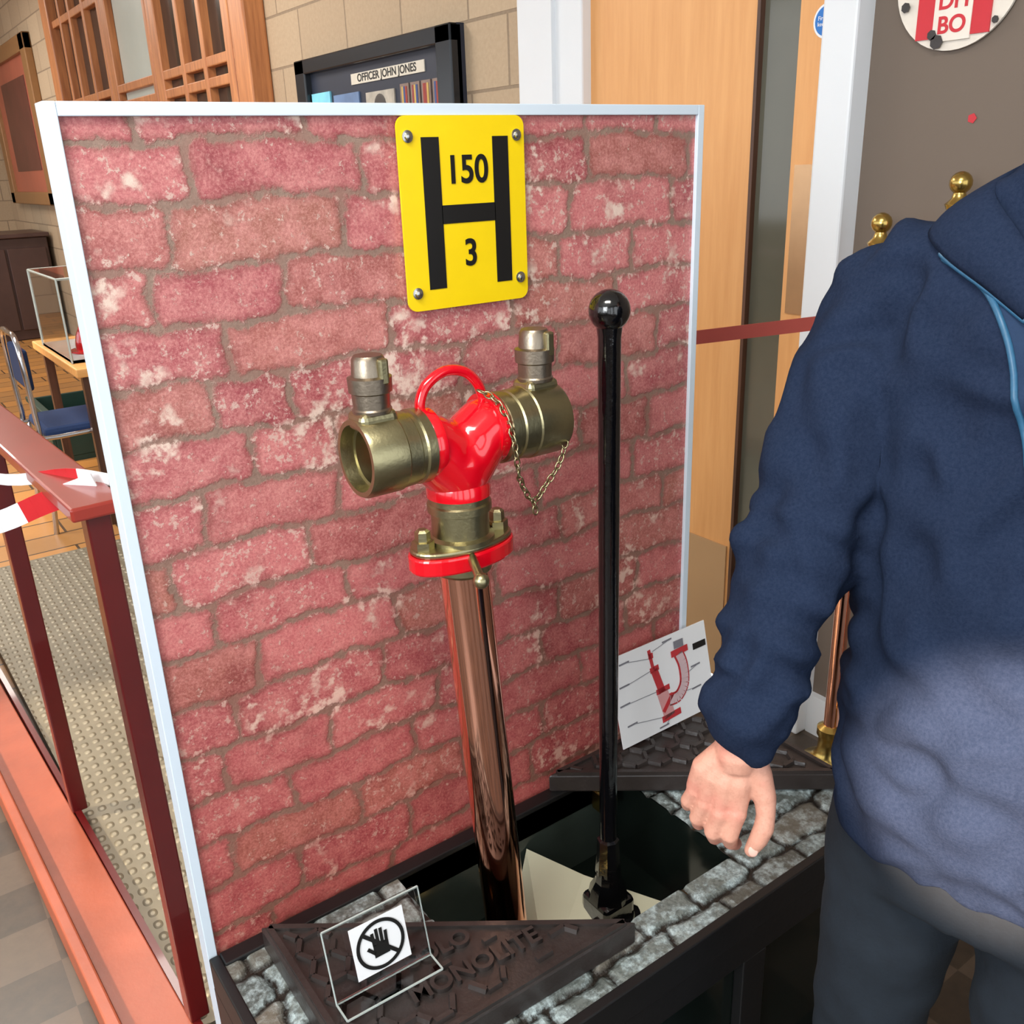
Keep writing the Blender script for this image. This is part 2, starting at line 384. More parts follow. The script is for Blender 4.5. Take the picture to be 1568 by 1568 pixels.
ww=EMPTY('window_1')
BOX('dark_panes',(1.71,3.72,.95),(1.74,7.6,3.0),MAT('interior_dark',(52,44,40),.12,0,.4,4),ww)
BOX('frame_near',(1.64,3.56,.9),(1.75,3.74,3.1),windowwood,ww,.01); BOX('frame_near_in',(1.66,3.80,.9),(1.72,3.9,3.1),windowwood,ww,.01)
BOX('frame_far',(1.64,7.5,.9),(1.75,7.72,3.1),windowwood,ww,.01); BOX('sill',(1.6,3.5,.85),(1.75,7.8,.95),windowwood,ww,.01)
for i,y in enumerate((4.2,4.55,4.95,5.1,5.95,6.1,6.5,6.9,7.2)): BOX('mullion_%d'%i,(1.66,y,.95),(1.73,y+(.14 if i in(2,4) else .05),3.0),windowwood,ww,.006)
for i,z_ in enumerate((1.25,1.6,1.95,2.05,2.62)): BOX('transom_%d'%i,(1.665,3.74,z_),(1.73,7.5,z_+.05),windowwood,ww,.006)
BOX('light_pane',(1.70,5.2,1.98),(1.712,5.9,2.75),paneglass,ww)
fp=EMPTY('framed_painting'); 
BOX('canvas',(1.72,8.85,1.38),(1.74,10.9,2.7),MAT('old_painting',(176,96,76),.35,0,.4,2),fp)
gf=MAT('gilt_frame',(150,110,70),.4,.2)
for n,a,b in (('t',(8.8,2.62),(11.0,2.76)),('b',(8.8,1.30),(11.0,1.42)),('l',(8.8,1.30),(9.0,2.76)),('r',(10.8,1.30),(11.0,2.76))):
    BOX('frame_'+n,(1.68,a[0],a[1]),(1.75,b[0],b[1]),gf,fp,.01)
BOX('mount',(1.715,9.25,1.62),(1.722,10.5,2.45),MAT('painting_dark',(96,50,44),.35,0,.5,4),fp)
cb=EMPTY('dark_cabinet'); cbm=MAT('cabinet_dark',(70,50,46),.35,0,.3,8)
BOX('carcass',(.9,9.6,0),(1.7,10.4,1.0),cbm,cb,.01); BOX('door_a',(.93,9.57,.1),(1.29,9.6,.9),cbm,cb,.008); BOX('door_b',(1.31,9.57,.1),(1.67,9.6,.9),cbm,cb,.008); BOX('top',(.87,9.55,1.0),(1.72,10.42,1.04),cbm,cb,.008)

tb=EMPTY('display_table')
BOX('top',(.58,3.30,.71),(1.3,4.3,.75),tablewood,tb,.005)
for i,(x,y) in enumerate(((.63,3.37),(1.25,3.37),(.63,4.23),(1.25,4.23))): BOX('leg_%d'%i,(x-.02,y-.02,0),(x+.02,y+.02,.71),darkwood,tb)
ac=EMPTY('acrylic_display_case')
cx0,cx1,cy0,cy1,cz0,cz1=.60,1.0,3.45,4.1,.752,1.12
BOX('base',(cx0,cy0,cz0),(cx1,cy1,cz0+.012),white,ac)
for n,a,b in (('front',(cx0,cy0,cz0),(cx1,cy0+.004,cz1)),('left',(cx0,cy0+.004,cz0),(cx0+.004,cy1,cz1)),('top',(cx0,cy0,cz1),(cx1,cy1,cz1+.004))): BOX(n,a,b,acry,ac)
k=0
for p,q in (((cx0,cy0,cz0),(cx0,cy0,cz1)),((cx1,cy0,cz0),(cx1,cy0,cz1)),((cx0,cy1,cz0),(cx0,cy1,cz1)),((cx1,cy1,cz0),(cx1,cy1,cz1)),((cx0,cy0,cz1),(cx1,cy0,cz1)),((cx0,cy1,cz1),(cx1,cy1,cz1)),((cx0,cy0,cz1),(cx0,cy1,cz1)),((cx1,cy0,cz1),(cx1,cy1,cz1))):
    BAR('edge_%d'%k,p,q,.008,.008,acryedge,ac,up=(.3,.5,.2)); k+=1
hx,hy=.755,3.66
LATHE('helmet_dome',(hx,hy,cz0+.014),(0,0,1),[(0,.115),(.008,.115),(.012,.09)]+[(.012+.14*math.sin(a),.09*math.cos(a)) for a in (.2,.5,.8,1.1,1.4)],redpaint,ac)
LATHE('helmet_crest',(hx,hy,cz0+.16),(0,0,1),[(0,.02),(.02,.012)],brass,ac)
bk=EMPTY('open_booklet'); OBJ('pages',[(.66,3.34,.753),(.78,3.36,.753),(.78,3.40,.86),(.66,3.38,.86),(.72,3.43,.753)],[(0,1,2,3),(1,4,2),(0,3,4)],MAT('booklet_paper',(220,190,130),.6),bk)
ch=EMPTY('blue_stacking_chair')
BOX('seat',(.42,3.40,.44),(.78,3.80,.49),navy,ch,.02); BOX('backrest',(.395,3.43,.66),(.425,3.77,.84),navy,ch,.012)
TUBE('frame_a',smoothpath([(.78,3.40,0),(.78,3.40,.40),(.76,3.40,.45),(.42,3.40,.45),(.40,3.40,.5),(.39,3.41,.86),(.39,3.6,.90),(.39,3.79,.86),(.40,3.80,.5),(.42,3.80,.45),(.76,3.80,.45),(.78,3.80,.40),(.78,3.80,0)],5),.012,chrome,ch)
TUBE('leg_a',[(.42,3.40,.45),(.38,3.40,0)],.012,chrome,ch); TUBE('leg_b',[(.42,3.80,.45),(.38,3.80,0)],.012,chrome,ch)
gc=EMPTY('green_storage_crate'); gm=MAT('crate_green',(20,50,42),.5)
BOX('base',(.62,4.6,0),(1.05,5.1,.03),gm,gc)
for n,a,b in (('a',(.62,4.6,.03),(.64,5.1,.3)),('b',(1.03,4.6,.03),(1.05,5.1,.3)),('c',(.64,4.6,.03),(1.03,4.62,.3)),('d',(.64,5.08,.03),(1.03,5.1,.3)),('rim1',(.60,4.58,.28),(.64,5.12,.31)),('rim2',(.60,4.58,.28),(1.07,4.6,.31))): BOX(n,a,b,gm,gc,.004)

# ---------------------------------------------------------------- ramp + red railing
def treadplate():
    m=bpy.data.materials.new('tread_plate'); t=NT(m); sp=t.new('ShaderNodeSeparateXYZ'); t.link(t.coord(),sp.inputs[0])
    k=2*math.pi/.06
    s1=t.math('SINE',t.math('MULTIPLY',sp.outputs[0],k)); s2=t.math('SINE',t.math('MULTIPLY',sp.outputs[1],k*.75))
    s=t.math('ABSOLUTE',t.math('MULTIPLY',s1,s2)); msk=t.maprange(s,.5,.9)
    n=t.noise(12,5,.6)
    t.base(t.mix(t.math('MULTIPLY',msk,.4),t.mix(n,lin(112,106,92),lin(152,144,126)),lin(190,182,162)))
    t.b.inputs['Roughness'].default_value=.45; t.b.inputs['Metallic'].default_value=.35; t.bump(msk,.7,.005); return m
P0=Vector((.035,.35,0)); dirn=Vector((-.05,1,0)).normalized()
def along(s,z_,off=0): p=P0+dirn*s; return Vector((p.x+off,p.y,z_))
rp=EMPTY('tread_plate_ramp')
a0=along(-.0,0,-.012); a1=along(2.65,0,.05)
OBJ('plate',[(a0.x,.35,.02),(1.2,.35,.02),(1.2,3.0,.05),(a1.x,3.0,.05),(a0.x,.35,0),(1.2,.35,0),(1.2,3.0,0),(a1.x,3.0,0)],[(0,1,2,3),(4,5,1,0),(5,6,2,1),(6,7,3,2),(7,4,0,3),(4,7,6,5)],treadplate(),rp)
rl=EMPTY('red_handrail')
BAR('top_rail',along(-.02,1.068),along(2.0,1.068),.078,.022,redrail,rl,bevel=.004)
for i,s in enumerate((0.01,.80,1.95)): BAR('post_%d'%i,along(s,0.05),along(s,1.06),.036,.036,darkred,rl,up=tuple(dirn),bevel=.003)
kb=EMPTY('red_floor_kerb')
kerb=MAT('kerb_red_paint',(164,84,60),.35,0,.3,8,.2,60)
BAR('kerb',along(-.5,.025,-.068),along(2.6,.025,-.068),.106,.05,kerb,kb,bevel=.003)
BAR('kerb_lip',along(-.5,.038,-.134),along(2.6,.038,-.134),.024,.076,kerb,kb,bevel=.004)
BAR('kerb_inner',along(-.5,.034,-.010),along(2.6,.05,-.0),.014,.03,darkred,kb)
tp=EMPTY('barrier_tape'); tw=MAT('tape_white',(232,232,234),.4); tr=MAT('tape_red',(196,36,42),.4)
def strip(nm,pts,w,n0,per=4):
    pts=smoothpath(pts,5)
    for i in range(len(pts)-1):
        p,q=pts[i],pts[i+1]; BAR('%s_%d'%(nm,i),p,q,.002,w,tr if ((i+n0)//per)%2 else tw,tp)
strip('run_a',[(.075,.42,1.085),(.03,.50,1.084),(-.04,.66,1.05),(-.12,.9,1.03),(-.35,1.3,1.02)],.020,0)
strip('run_b',[(.055,.42,1.082),(-.01,.50,1.045),(-.09,.62,.99),(-.2,.80,.95),(-.4,1.0,.90)],.036,1)

rb=EMPTY('red_barrier_belt'); belt=MAT('belt_red',(146,54,42),.5)
BAR('belt',(.98,.42,1.155),(1.58,.0,1.215),.004,.028,belt,rb); 
def copper_post(nm,x,y,H):
    e=EMPTY(nm); LATHE('base',(x,y,0),(0,0,1),[(0,.07),(.015,.07),(.03,.045),(.05,.03),(.09,.028),(.1,.034),(.12,.034),(.13,.02)],brass,e)
    LATHE('tube',(x,y,.13),(0,0,1),[(0,.019),(H-.2,.019)],copper,e)
    LATHE('finial',(x,y,H-.08),(0,0,1),[(0,.022),(.01,.026),(.02,.015),(.03,.012)]+[(.05+.022*math.sin(a),.022*math.cos(a)) for a in (-1,-.6,-.2,.2,.6,1,1.4)],brass,e)
copper_post('copper_post',1.64,.14,1.41); copper_post('copper_post.001',1.65,-.02,1.49)

# ---------------------------------------------------------------- display board
bd=EMPTY('brick_display_board')
BOX('board',(.008,.006,.02),(.926,.028,1.592),whitepvc,bd)
zb,zt=.02,1.6
BOX('edge_left',(0,-.002,zb),(.013,.032,zt),whitepvc,bd,.001); BOX('edge_right',(.921,-.002,zb),(.934,.032,zt),whitepvc,bd,.001)
BOX('edge_top',(.013,-.002,zt-.014),(.921,.032,zt),whitepvc,bd,.001)
rows=[.425,.49,.535,.608,.677,.745,.815,.888,.963,1.027,1.097,1.168,1.235,1.301,1.366,1.430,1.500,1.562,1.63]
J={17:[83,279,480,702,841],16:[134,348,530,702,909],15:[103,312,500,671,872],14:[79,231,430,652,792],13:[156,367,560,760],12:[121,223,475,640,850],11:[159,276,480,600,781],10:[96,269,470,690,830],9:[44,228,420,600,800],8:[83,274,455,640,870],7:[132,342,520,730],6:[96,310,500,640,810],5:[68,225,400,600,790],4:[154,357,470,680,860],3:[60,250,440,600,780],2:[153,330,575,800],1:[100,300,500,700],0:[100,300,500,700]}
def jf(r): return [-.08]+[v/1000 for v in J[r]]+[1.02]
xs=np.linspace(.012,.922,330); zs=np.linspace(.45,1.588,400)
X,Z=np.meshgrid(xs,zs)
wob=lambda A,B:.0035*np.sin(A*23+B*11)+.002*np.sin(A*61-B*37+1)+.0012*np.sin(A*140+B*90)
d,c=laid(X+wob(Z,X),Z+wob(X,Z+3),rows,jf)
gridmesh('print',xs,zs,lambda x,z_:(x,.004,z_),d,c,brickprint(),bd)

hs=EMPTY('hydrant_marker_sign')
def rrect(x0,x1,z0,z1,r,n=6):
    out=[]
    for cx,cz,a0 in ((x1-r,z1-r,0),(x0+r,z1-r,90),(x0+r,z0+r,180),(x1-r,z0+r,270)):
        for k in range(n+1):
            a=math.radians(a0+90*k/n); out.append((cx+r*math.cos(a),cz+r*math.sin(a)))
    return out
pl=rrect(.394,.587,1.349,1.586,.013); n=len(pl)
OBJ('plate',[(x,-.004,z_) for x,z_ in pl]+[(x,-.0005,z_) for x,z_ in pl],[tuple(range(n)),tuple(range(n,2*n))[::-1]]+[(i,(i+1)%n,n+(i+1)%n,n+i) for i in range(n)],yellow,hs)
for nm,a in (('h_left',(.427,.453,1.375,1.561)),('h_right',(.535,.560,1.375,1.561)),('h_cross',(.452,.536,1.456,1.479))): BOX(nm,(a[0],-.0048,a[2]),(a[1],-.0035,a[3]),signblack,hs)
FONT('num_top','150',.048,(.494,-.0046,1.520),signblack,hs,R_PANEL,.0004,.0009,.92)
FONT('num_bottom','3',.048,(.494,-.0046,1.416),signblack,hs,R_PANEL,.0004,.0009,.92)
for i,(x,z_) in enumerate(((.408,1.562),(.574,1.562),(.574,1.378),(.408,1.372))):
    LATHE('screw_%d'%i,(x,-.004,z_),(0,-1,0),[(0,.0075),(.0015,.0075),(.002,.005),(.005,.0045),(.006,.002)],steel,hs,16)

# ---------------------------------------------------------------- plinth
pb=EMPTY('pavement_display_plinth')
BX=1.0; Yf=-.40; yb=-.004
ox0,ox1,oy0=.285,.727,-.31
TZ=.5; PF=.335
BOX('rim_front',(0,Yf,TZ-.05),(BX,Yf+.015,TZ+.004),black,pb,.002); BOX('rim_left',(0,Yf,TZ-.05),(.015,yb,TZ+.004),black,pb,.002)
BOX('rim_right',(BX-.015,Yf,TZ-.05),(BX,yb,TZ+.004),black,pb,.002); BOX('rim_back',(.015,yb-.026,TZ-.05),(BX-.015,yb,TZ+.006),black,pb,.002)
xs=np.linspace(.012,BX-.012,250); ys=np.linspace(Yf+.012,yb-.02,100); X,Y=np.meshgrid(xs,ys)
rowsS=[-.47,-.405,-.352,-.29,-.235,-.18,-.12,-.06,0.02]
jr=[[ -.1]+list(np.cumsum(rng.uniform(.075,.13,14))-.08+rng.uniform(0,.05)) for _ in rowsS]
d,c=laid(X+wob(Y,X)*1.3,Y+wob(X,Y+2)*1.3,rowsS,lambda r:jr[r])
def hgt(x,y):
    i=min(len(xs)-1,max(0,int(round((x-xs[0])/(xs[1]-xs[0]))))); j=min(len(ys)-1,max(0,int(round((y-ys[0])/(ys[1]-ys[0])))))
    return TZ-.004+.006*min(1,max(0,d[j,i])/.01)
gridmesh('setts',xs,ys,lambda x,y:(x,y,hgt(x,y)),d,c,settstone(),pb,keep=lambda x,y: not(ox0<x<ox1 and y>oy0))
BOX('pit_left',(ox0-.012,oy0,.2),(ox0,yb-.02,TZ-.003),pitblack,pb); BOX('pit_right',(ox1,oy0,.2),(ox1+.012,yb-.02,TZ-.003),pitblack,pb)
BOX('pit_front',(ox0,oy0-.012,.2),(ox1,oy0,TZ-.003),pitblack,pb); BOX('pit_back',(ox0,yb-.026,.2),(ox1,yb-.02,TZ-.003),pitgreen,pb)
BOX('pit_floor',(ox0,oy0,.2),(ox1,yb-.026,PF),pitblack,pb)
OBJ('pit_cream_stand_in',[(.530,-.032,.432),(.47,-.07,.345),(.44,-.20,.340),(.46,-.305,.338),(.715,-.305,.338),(.700,-.20,.340),(.60,-.10,.385)],[(0,1,2,6),(2,3,4,5),(2,5,6)],cream,pb)  # invented cream sheet in place of the reflection in the mirrored pit
BOX('side_front_top',(.0,Yf+.001,.40),(BX,Yf+.02,TZ-.05),black,pb); BOX('side_front_bot',(.0,Yf+.001,.0),(BX,Yf+.02,.1),black,pb)
for i,x in enumerate((0,.32,.66,.95)): BOX('stile_%d'%i,(x,Yf+.001,.1),(x+.05,Yf+.02,.40),black,pb,.002)
BOX('side_front_inset',(.02,Yf+.02,.05),(BX-.02,Yf+.03,.42),pitblack,pb)
BOX('side_left',(0,Yf+.015,0),(.02,yb,TZ-.05),black,pb); BOX('side_right',(BX-.02,Yf+.015,0),(BX,yb,TZ-.05),black,pb); BOX('side_back',(.02,yb-.016,0),(BX-.02,yb,.45),black,pb)

def cover(nm,tri,z0,z1,txt=None):
    e=EMPTY(nm); PRISM('slab',tri,z0,z1,iron,e,.004)
    T=[Vector((a,b,0)) for a,b in tri]; c=(T[0]+T[1]+T[2])/3
    ins=[c+(t-c)*.90 for t in T]
    def inside(p):
        s=[(ins[(i+1)%3]-ins[i]).cross(p-ins[i]).z for i in range(3)]; return all(v>0 for v in s) or all(v<0 for v in s)
    V=[];Fc=[]; a=.026; hh=.006; w=.0095
    def bar(p,q):
        if not (inside(p) and inside(q)): return
        if txt:
            mm=(p+q)/2-Vector(txt[1]); tdx=Vector((txt[2][0],txt[2][1],0)); tdy=Vector((-txt[2][1],txt[2][0],0))
            if (abs(mm.dot(tdy))<.024 and abs(mm.dot(tdx))<.115) or (abs(mm.dot(tdy)-.05)<.024 and abs(mm.dot(tdx)+.03)<.06): return
        dd=(q-p).normalized(); s=Vector((-dd.y,dd.x,0))*w/2; b=len(V)
        for zz,m_ in ((z1-.001,1.2),(z1+hh,.7)):
            for P_,sg in ((p,1),(q,1),(q,-1),(p,-1)): V.append(Vector((P_.x,P_.y,zz))+s*sg*m_)
        Fc.extend([(b,b+1,b+2,b+3),(b+4,b+5,b+6,b+7),(b,b+1,b+5,b+4),(b+1,b+2,b+6,b+5),(b+2,b+3,b+7,b+6),(b+3,b,b+4,b+7)])
    for i in range(-2,28):
        for j in range(-14,4):
            cx=i*a*1.5; cy=(j+(i%2)*.5)*a*1.732
            for m_ in range(3):
                a1_=math.radians(60*m_); a2_=math.radians(60*m_+60)
                p=Vector((cx+a*math.cos(a1_),cy+a*math.sin(a1_),0)); q=Vector((cx+a*math.cos(a2_),cy+a*math.sin(a2_),0))
                g_=.02 if (m_+i+j)%3 else .22
                bar(p+(q-p)*g_,q-(q-p)*.02)
    OBJ('treads',V,Fc,iron,e)
    for i in range(3):
        p=c+(T[i]-c)*.94; q=c+(T[(i+1)%3]-c)*.94; BAR('rim_%d'%i,(p.x,p.y,z1+.001),(q.x,q.y,z1+.001),.008,.008,iron,e)
    if txt:
        dx,dy=txt[2]; R=Matrix(((dx,-dy,0),(dy,dx,0),(0,0,1)))
        FONT('cast_text',txt[0],.038,Vector((txt[1][0],txt[1][1],z1+.003)),iron,e,R,.004,.001)
        tb_=Vector(txt[1])+Vector((-dy,dx,0))*.05-Vector((dx,dy,0))*.03
        FONT('cast_text_b','SOLO',.036,Vector((tb_.x,tb_.y,z1+.003)),iron,e,R,.004,.001)
    return e
dxy=Vector((.97,-.08)).normalized()
cover('iron_hydrant_cover',[(.07,-.030),(.07,-.335),(.49,-.345)],.50,.54,('MONOLITE',(.27,-.275,0),(dxy.x,dxy.y)))
cover('iron_hydrant_cover.001',[(.595,-.012),(.99,-.32),(.99,-.012)],.505,.54)
BOX('hinge_lug',(.66,-.075,.465),(.70,-.05,.505),brass,pb,.003)

nt=EMPTY('no_touch_sign')
A=Vector((.095,-.222,.548)); W=Vector((.135,-.004,0)); H=Vector((0,.022,.098)); Nn=W.cross(H).normalized(); 
if Nn.y>0: Nn=-Nn
def slab(nm,a,w,h_,t_,mat,par):
    n_=w.cross(h_).normalized()*t_; v=[a,a+w,a+w+h_,a+h_]; v=v+[p+n_ for p in v]
    return OBJ(nm,v,[(0,1,2,3),(4,5,6,7),(0,1,5,4),(1,2,6,5),(2,3,7,6),(3,0,4,7)],mat,par)
slab('acrylic_front',A,W,H,.002,acry,nt); slab('acrylic_foot',A,W,Vector((0,-.03,.0)),.002,acry,nt)
slab('acrylic_back',A+Vector((0,.004,0)),W,H*.9+Vector((0,.012,0)),.0015,acry,nt)
for i,(p,q) in enumerate(((A,A+H),(A+W,A+W+H),(A+H,A+W+H),(A,A+W))): BAR('edge_%d'%i,p,q,.002,.002,acryedge,nt,up=(.3,.9,.1))
for i,(p,q) in enumerate(((A,A+Vector((0,-.03,0))),(A+W,A+W+Vector((0,-.03,0))),(A+Vector((0,-.03,0)),A+W+Vector((0,-.03,0))))): BAR('foot_edge_%d'%i,p,q,.002,.002,acryedge,nt,up=(.1,.1,.9))
Rn=Matrix((W.normalized(),H.normalized(),W.normalized().cross(H.normalized()))).transposed()
pa=A+W*.24+H*.16+Nn*.0025
slab('paper',pa,W*.56,H*.72,.0006,white,nt)
cen=A+W*.52+H*.52+Nn*.004
LATHE('ring',cen,Nn,[(0,.029),(0,.0335),(.0006,.0335),(.0006,.029)],signblack,nt,48,35,True)
e1=Rn@Vector((1,0,0)); e2=Rn@Vector((0,1,0))
BAR('slash',cen-e1*.022+e2*.022,cen+e1*.022-e2*.022,.0008,.005,signblack,nt,up=tuple((e1+e2)))
BAR('hand_palm',cen-e2*.016,cen+e2*.002,.0006,.021,signblack,nt,up=tuple(e1))
for i in range(4): BAR('hand_finger_%d'%i,cen+e1*(-.0085+i*.0056),cen+e1*(-.0085+i*.0056)*1.1+e2*(.018,.022,.021,.015)[i],.0006,.0042,signblack,nt,up=tuple(e1))
BAR('hand_thumb',cen-e1*.009-e2*.010,cen-e1*.018-e2*.0,.0006,.0045,signblack,nt,up=tuple(e1))

dc=EMPTY('hydrant_diagram_card')
A=Vector((.738,-.045,.548)); W=Vector((.235,0,0)); H=Vector((-.006,.033,.168))
slab('card',A,W,H,.002,white,dc)
cn=W.cross(H).normalized()
if cn.y>0: cn=-cn
U=lambda u,v: A+W*u+H*v+cn*.003
def seg(nm,u0,v0,u1,v1,w,mat,lift=0):
    p,q=U(u0,v0)+cn*lift,U(u1,v1)+cn*lift; dd=(q-p).normalized(); BAR(nm,p,q,.0006,w,mat,dc,up=tuple(dd.cross(cn)))
gry=MAT('print_grey',(120,120,128),.5)
seg('body_a',.50,.12,.46,.42,.026,pinkprint); seg('body_b',.46,.42,.41,.70,.016,redprint); seg('spindle',.41,.62,.385,.93,.007,redprint); seg('spindle_cap',.375,.86,.42,.86,.010,redprint)
seg('base_fl',.42,.115,.62,.13,.012,redprint); seg('mid_fl',.40,.44,.54,.45,.010,redprint); seg('gland',.37,.70,.46,.71,.010,redprint); seg('arrow',.44,.2,.56,.36,.008,redprint,.001)
bp=smoothpath([U(.52,.30),U(.62,.30),U(.70,.42),U(.71,.62),U(.68,.76)],4); bf=MAT('bendfill',(206,180,184),.5)
for i in range(len(bp)-1):
    dd=(bp[i+1]-bp[i]).normalized(); BAR('bend_o_%d'%i,bp[i],bp[i+1]+dd*.001,.0006,.024,redprint,dc,up=tuple(dd.cross(cn))); BAR('bend_i_%d'%i,bp[i]+cn*.001,bp[i+1]+cn*.001,.0006,.017,bf,dc,up=tuple(dd.cross(cn)))
seg('outlet',.60,.78,.78,.79,.012,redprint,.001); seg('outlet2',.64,.87,.74,.87,.014,gry,.001)
for i,(a,b,c_,d_) in enumerate(((.15,.90,.37,.84),(.12,.66,.37,.70),(.10,.46,.42,.45),(.14,.22,.44,.14),(.60,.95,.42,.90),(.86,.55,.73,.5),(.84,.30,.66,.32),(.45,.04,.5,.1))):
    seg('leader_%d'%i,a,b,c_,d_,.0007,gry); seg('label_%d'%i,a-.07,b,a+.03,b+.005,.0028,gry)
seg('logo',.84,.76,.98,.76,.012,signblack)

# ---------------------------------------------------------------- standpipe
sp=EMPTY('twin_head_standpipe'); PY=-.16
bx,bz=.404,.345; tx,tz=.356,1.068
ax=Vector((tx-bx,0,tz-bz)).normalized()
LATHE('copper_tube',(bx,PY,bz),ax,[(0,.0315),((tz-bz)/ax.z,.0315)],copper,sp,64,60)
LATHE('lower_nut',(bx,PY,PF+.001),ax,[(0,.046),(.02,.046),(.025,.034),(.04,.034)],brass,sp)
def oval(nm,z0,z1,L_,Wd,mat):
    pts=[]
    for k in range(48):
        a=2*math.pi*k/48; pts.append((tx+L_*math.copysign(abs(math.cos(a))**1.15,math.cos(a)),PY+Wd*math.copysign(abs(math.sin(a))**.85,math.sin(a))))
    return PRISM(nm,pts,z0,z1,mat,sp,.003)
oval('flange_red',1.062,1.084,.073,.042,redpaint); oval('flange_brass',1.084,1.092,.070,.040,bronze)
for s in (-1,1):
    LATHE('bolt_%d'%(s+1),(tx+s*.055,PY,1.092),(0,0,1),[(0,.014),(.010,.014),(.011,.010),(.022,.0095),(.025,.006)],bronze,sp,6,20)
LATHE('under_ring',(tx,PY,1.048),(0,0,1),[(0,.034),(.004,.037),(.014,.037)],bronze,sp)
LATHE('collar',(tx,PY,1.091),(0,0,1),[(0,.042),(.006,.042),(.009,.036),(.038,.036),(.040,.040),(.049,.040),(.051,.0375),(.064,.0375)],bronze,sp,48)
TUBE('drip_pin',[(tx-.008,PY-.033,1.080),(tx-.026,PY-.078,1.072)],.006,bronze,sp); ELLIPS('drip_knob',(tx-.028,PY-.084,1.070),(.0098,.0098,.0098),bronze,sp)
V=[];Fc=[]
tube_geo([(tx,PY,1.155),(tx,PY,1.175),(tx,PY,1.195)],[.036,.040,.043],24,True,V,Fc)
tube_geo([(tx,PY,1.180),(tx-.026,PY,1.208),(tx-.042,PY,1.220)],[.041,.041,.040],24,True,V,Fc)
tube_geo([(tx,PY,1.180),(tx+.028,PY,1.214),(tx+.048,PY,1.226)],[.041,.041,.040],24,True,V,Fc)
body=OBJ('red_body',V,Fc,redpaint,sp,True); REMESH(body,.003,8,.5)
LATHE('body_foot',(tx,PY,1.150),(0,0,1),[(0,.040),(.012,.040),(.02,.037)],redpaint,sp)
zc=1.222
LATHE('left_neck',(tx-.046,PY,zc),(-1,0,0),[(-.010,.043),(.0,.044),(.004,.042)],redpaint,sp)
LATHE('right_neck',(tx+.048,PY,zc+.003),(1,0,0),[(-.008,.043),(.004,.044),(.006,.042)],redpaint,sp)
TUBE('lifting_loop',smoothpath([(tx-.040,PY,1.248),(tx-.046,PY,1.268),(tx-.036,PY,1.290),(tx-.010,PY,1.303),(tx+.018,PY,1.298),(tx+.036,PY,1.280),(tx+.044,PY,1.255)],6),.0064,redpaint,sp,14)
def coupling(nm,x,sx,Lb,cap):
    e=Lb-.108
    prof=[(0,.040),(.003,.0445),(.014,.0445),(.016,.042),(.021,.042),(.023,.044),(.050+e*.5,.0448),(.052+e*.5,.0465),(.103+e,.0465),(.108+e,.044),(.108+e,.0385),(.092+e,.037),(.091+e,.033),(.055+e,.031),(.05+e,.004),(0,.004)]
    LATHE(nm+'_barrel',(x,PY,zc),(sx,0,0),prof,bronze,sp,56,30,True)
    lx=x+sx*(Lb-.026)
    BOX(nm+'_saddle',(lx-.024,PY-.02,zc+.030),(lx+.024,PY+.02,zc+.053),bronze,sp,.008,3)
    LATHE(nm+'_lug',(lx,PY,zc+.050),(0,0,1),[(0,.022),(.004,.0225),(.006,.021),(.022,.0215),(.024,.0245),(.040,.025),(.042,.020),(.060,.0185),(.064,.016)],bronze_d,sp,32)
    BOX(nm+'_lug_slot',(lx+.001,PY-.0245,zc+.082),(lx+.013,PY-.012,zc+.112),bronze,sp,.003)
    if cap:
        LATHE(nm+'_cap',(x+sx*Lb,PY,zc),(sx,0,0),[(0,.037),(.005,.037),(.006,.022),(.014,.020),(.020,.011)],redpaint,sp)
coupling('left',tx-.047,-1,.086,False); coupling('right',tx+.054,1,.094,True)
def chain(nm,pts,step=.0078):
    P=smoothpath(pts,14); links=[P[0]]
    for i in range(1,len(P)):
        if (P[i]-links[-1]).length>=step: links.append(P[i])
    V=[];Fc=[]
    for i in range(len(links)-1):
        p,q=links[i],links[i+1]; d_=(q-p).normalized(); s,u,_=frame_of(d_)
        if i%2: s=u
        c_=(p+q)/2; ring=[]
        for k in range(10):
            a=2*math.pi*k/10; ring.append(c_+d_*(math.cos(a)*.0064)+s*(math.sin(a)*.0038))
        n_=s.cross(d_); b=len(V)
        for k in range(10):
            rad=(ring[k]-c_).normalized()
            for m_ in range(5):
                t_=2*math.pi*m_/5; V.append(ring[k]+rad*(math.cos(t_)*.0012)+n_*(math.sin(t_)*.0012))
        for k in range(10):
            for m_ in range(5): Fc.append((b+k*5+m_,b+k*5+(m_+1)%5,b+((k+1)%10)*5+(m_+1)%5,b+((k+1)%10)*5+m_))
    OBJ(nm,V,Fc,bronze,sp,True)
chain('chain',[(tx+.028,PY-.012,1.276),(tx+.044,PY-.028,1.262),(tx+.050,PY-.048,1.225),(tx+.054,PY-.050,1.190),(tx+.066,PY-.04,1.160),(tx+.088,PY-.035,1.128),(tx+.108,PY-.035,1.145),(tx+.126,PY-.04,1.170),(tx+.142,PY-.035,1.20),(tx+.148,PY-.02,1.225)])
chain('chain_end',[(tx+.088,PY-.035,1.128),(tx+.092,PY-.035,1.108)])

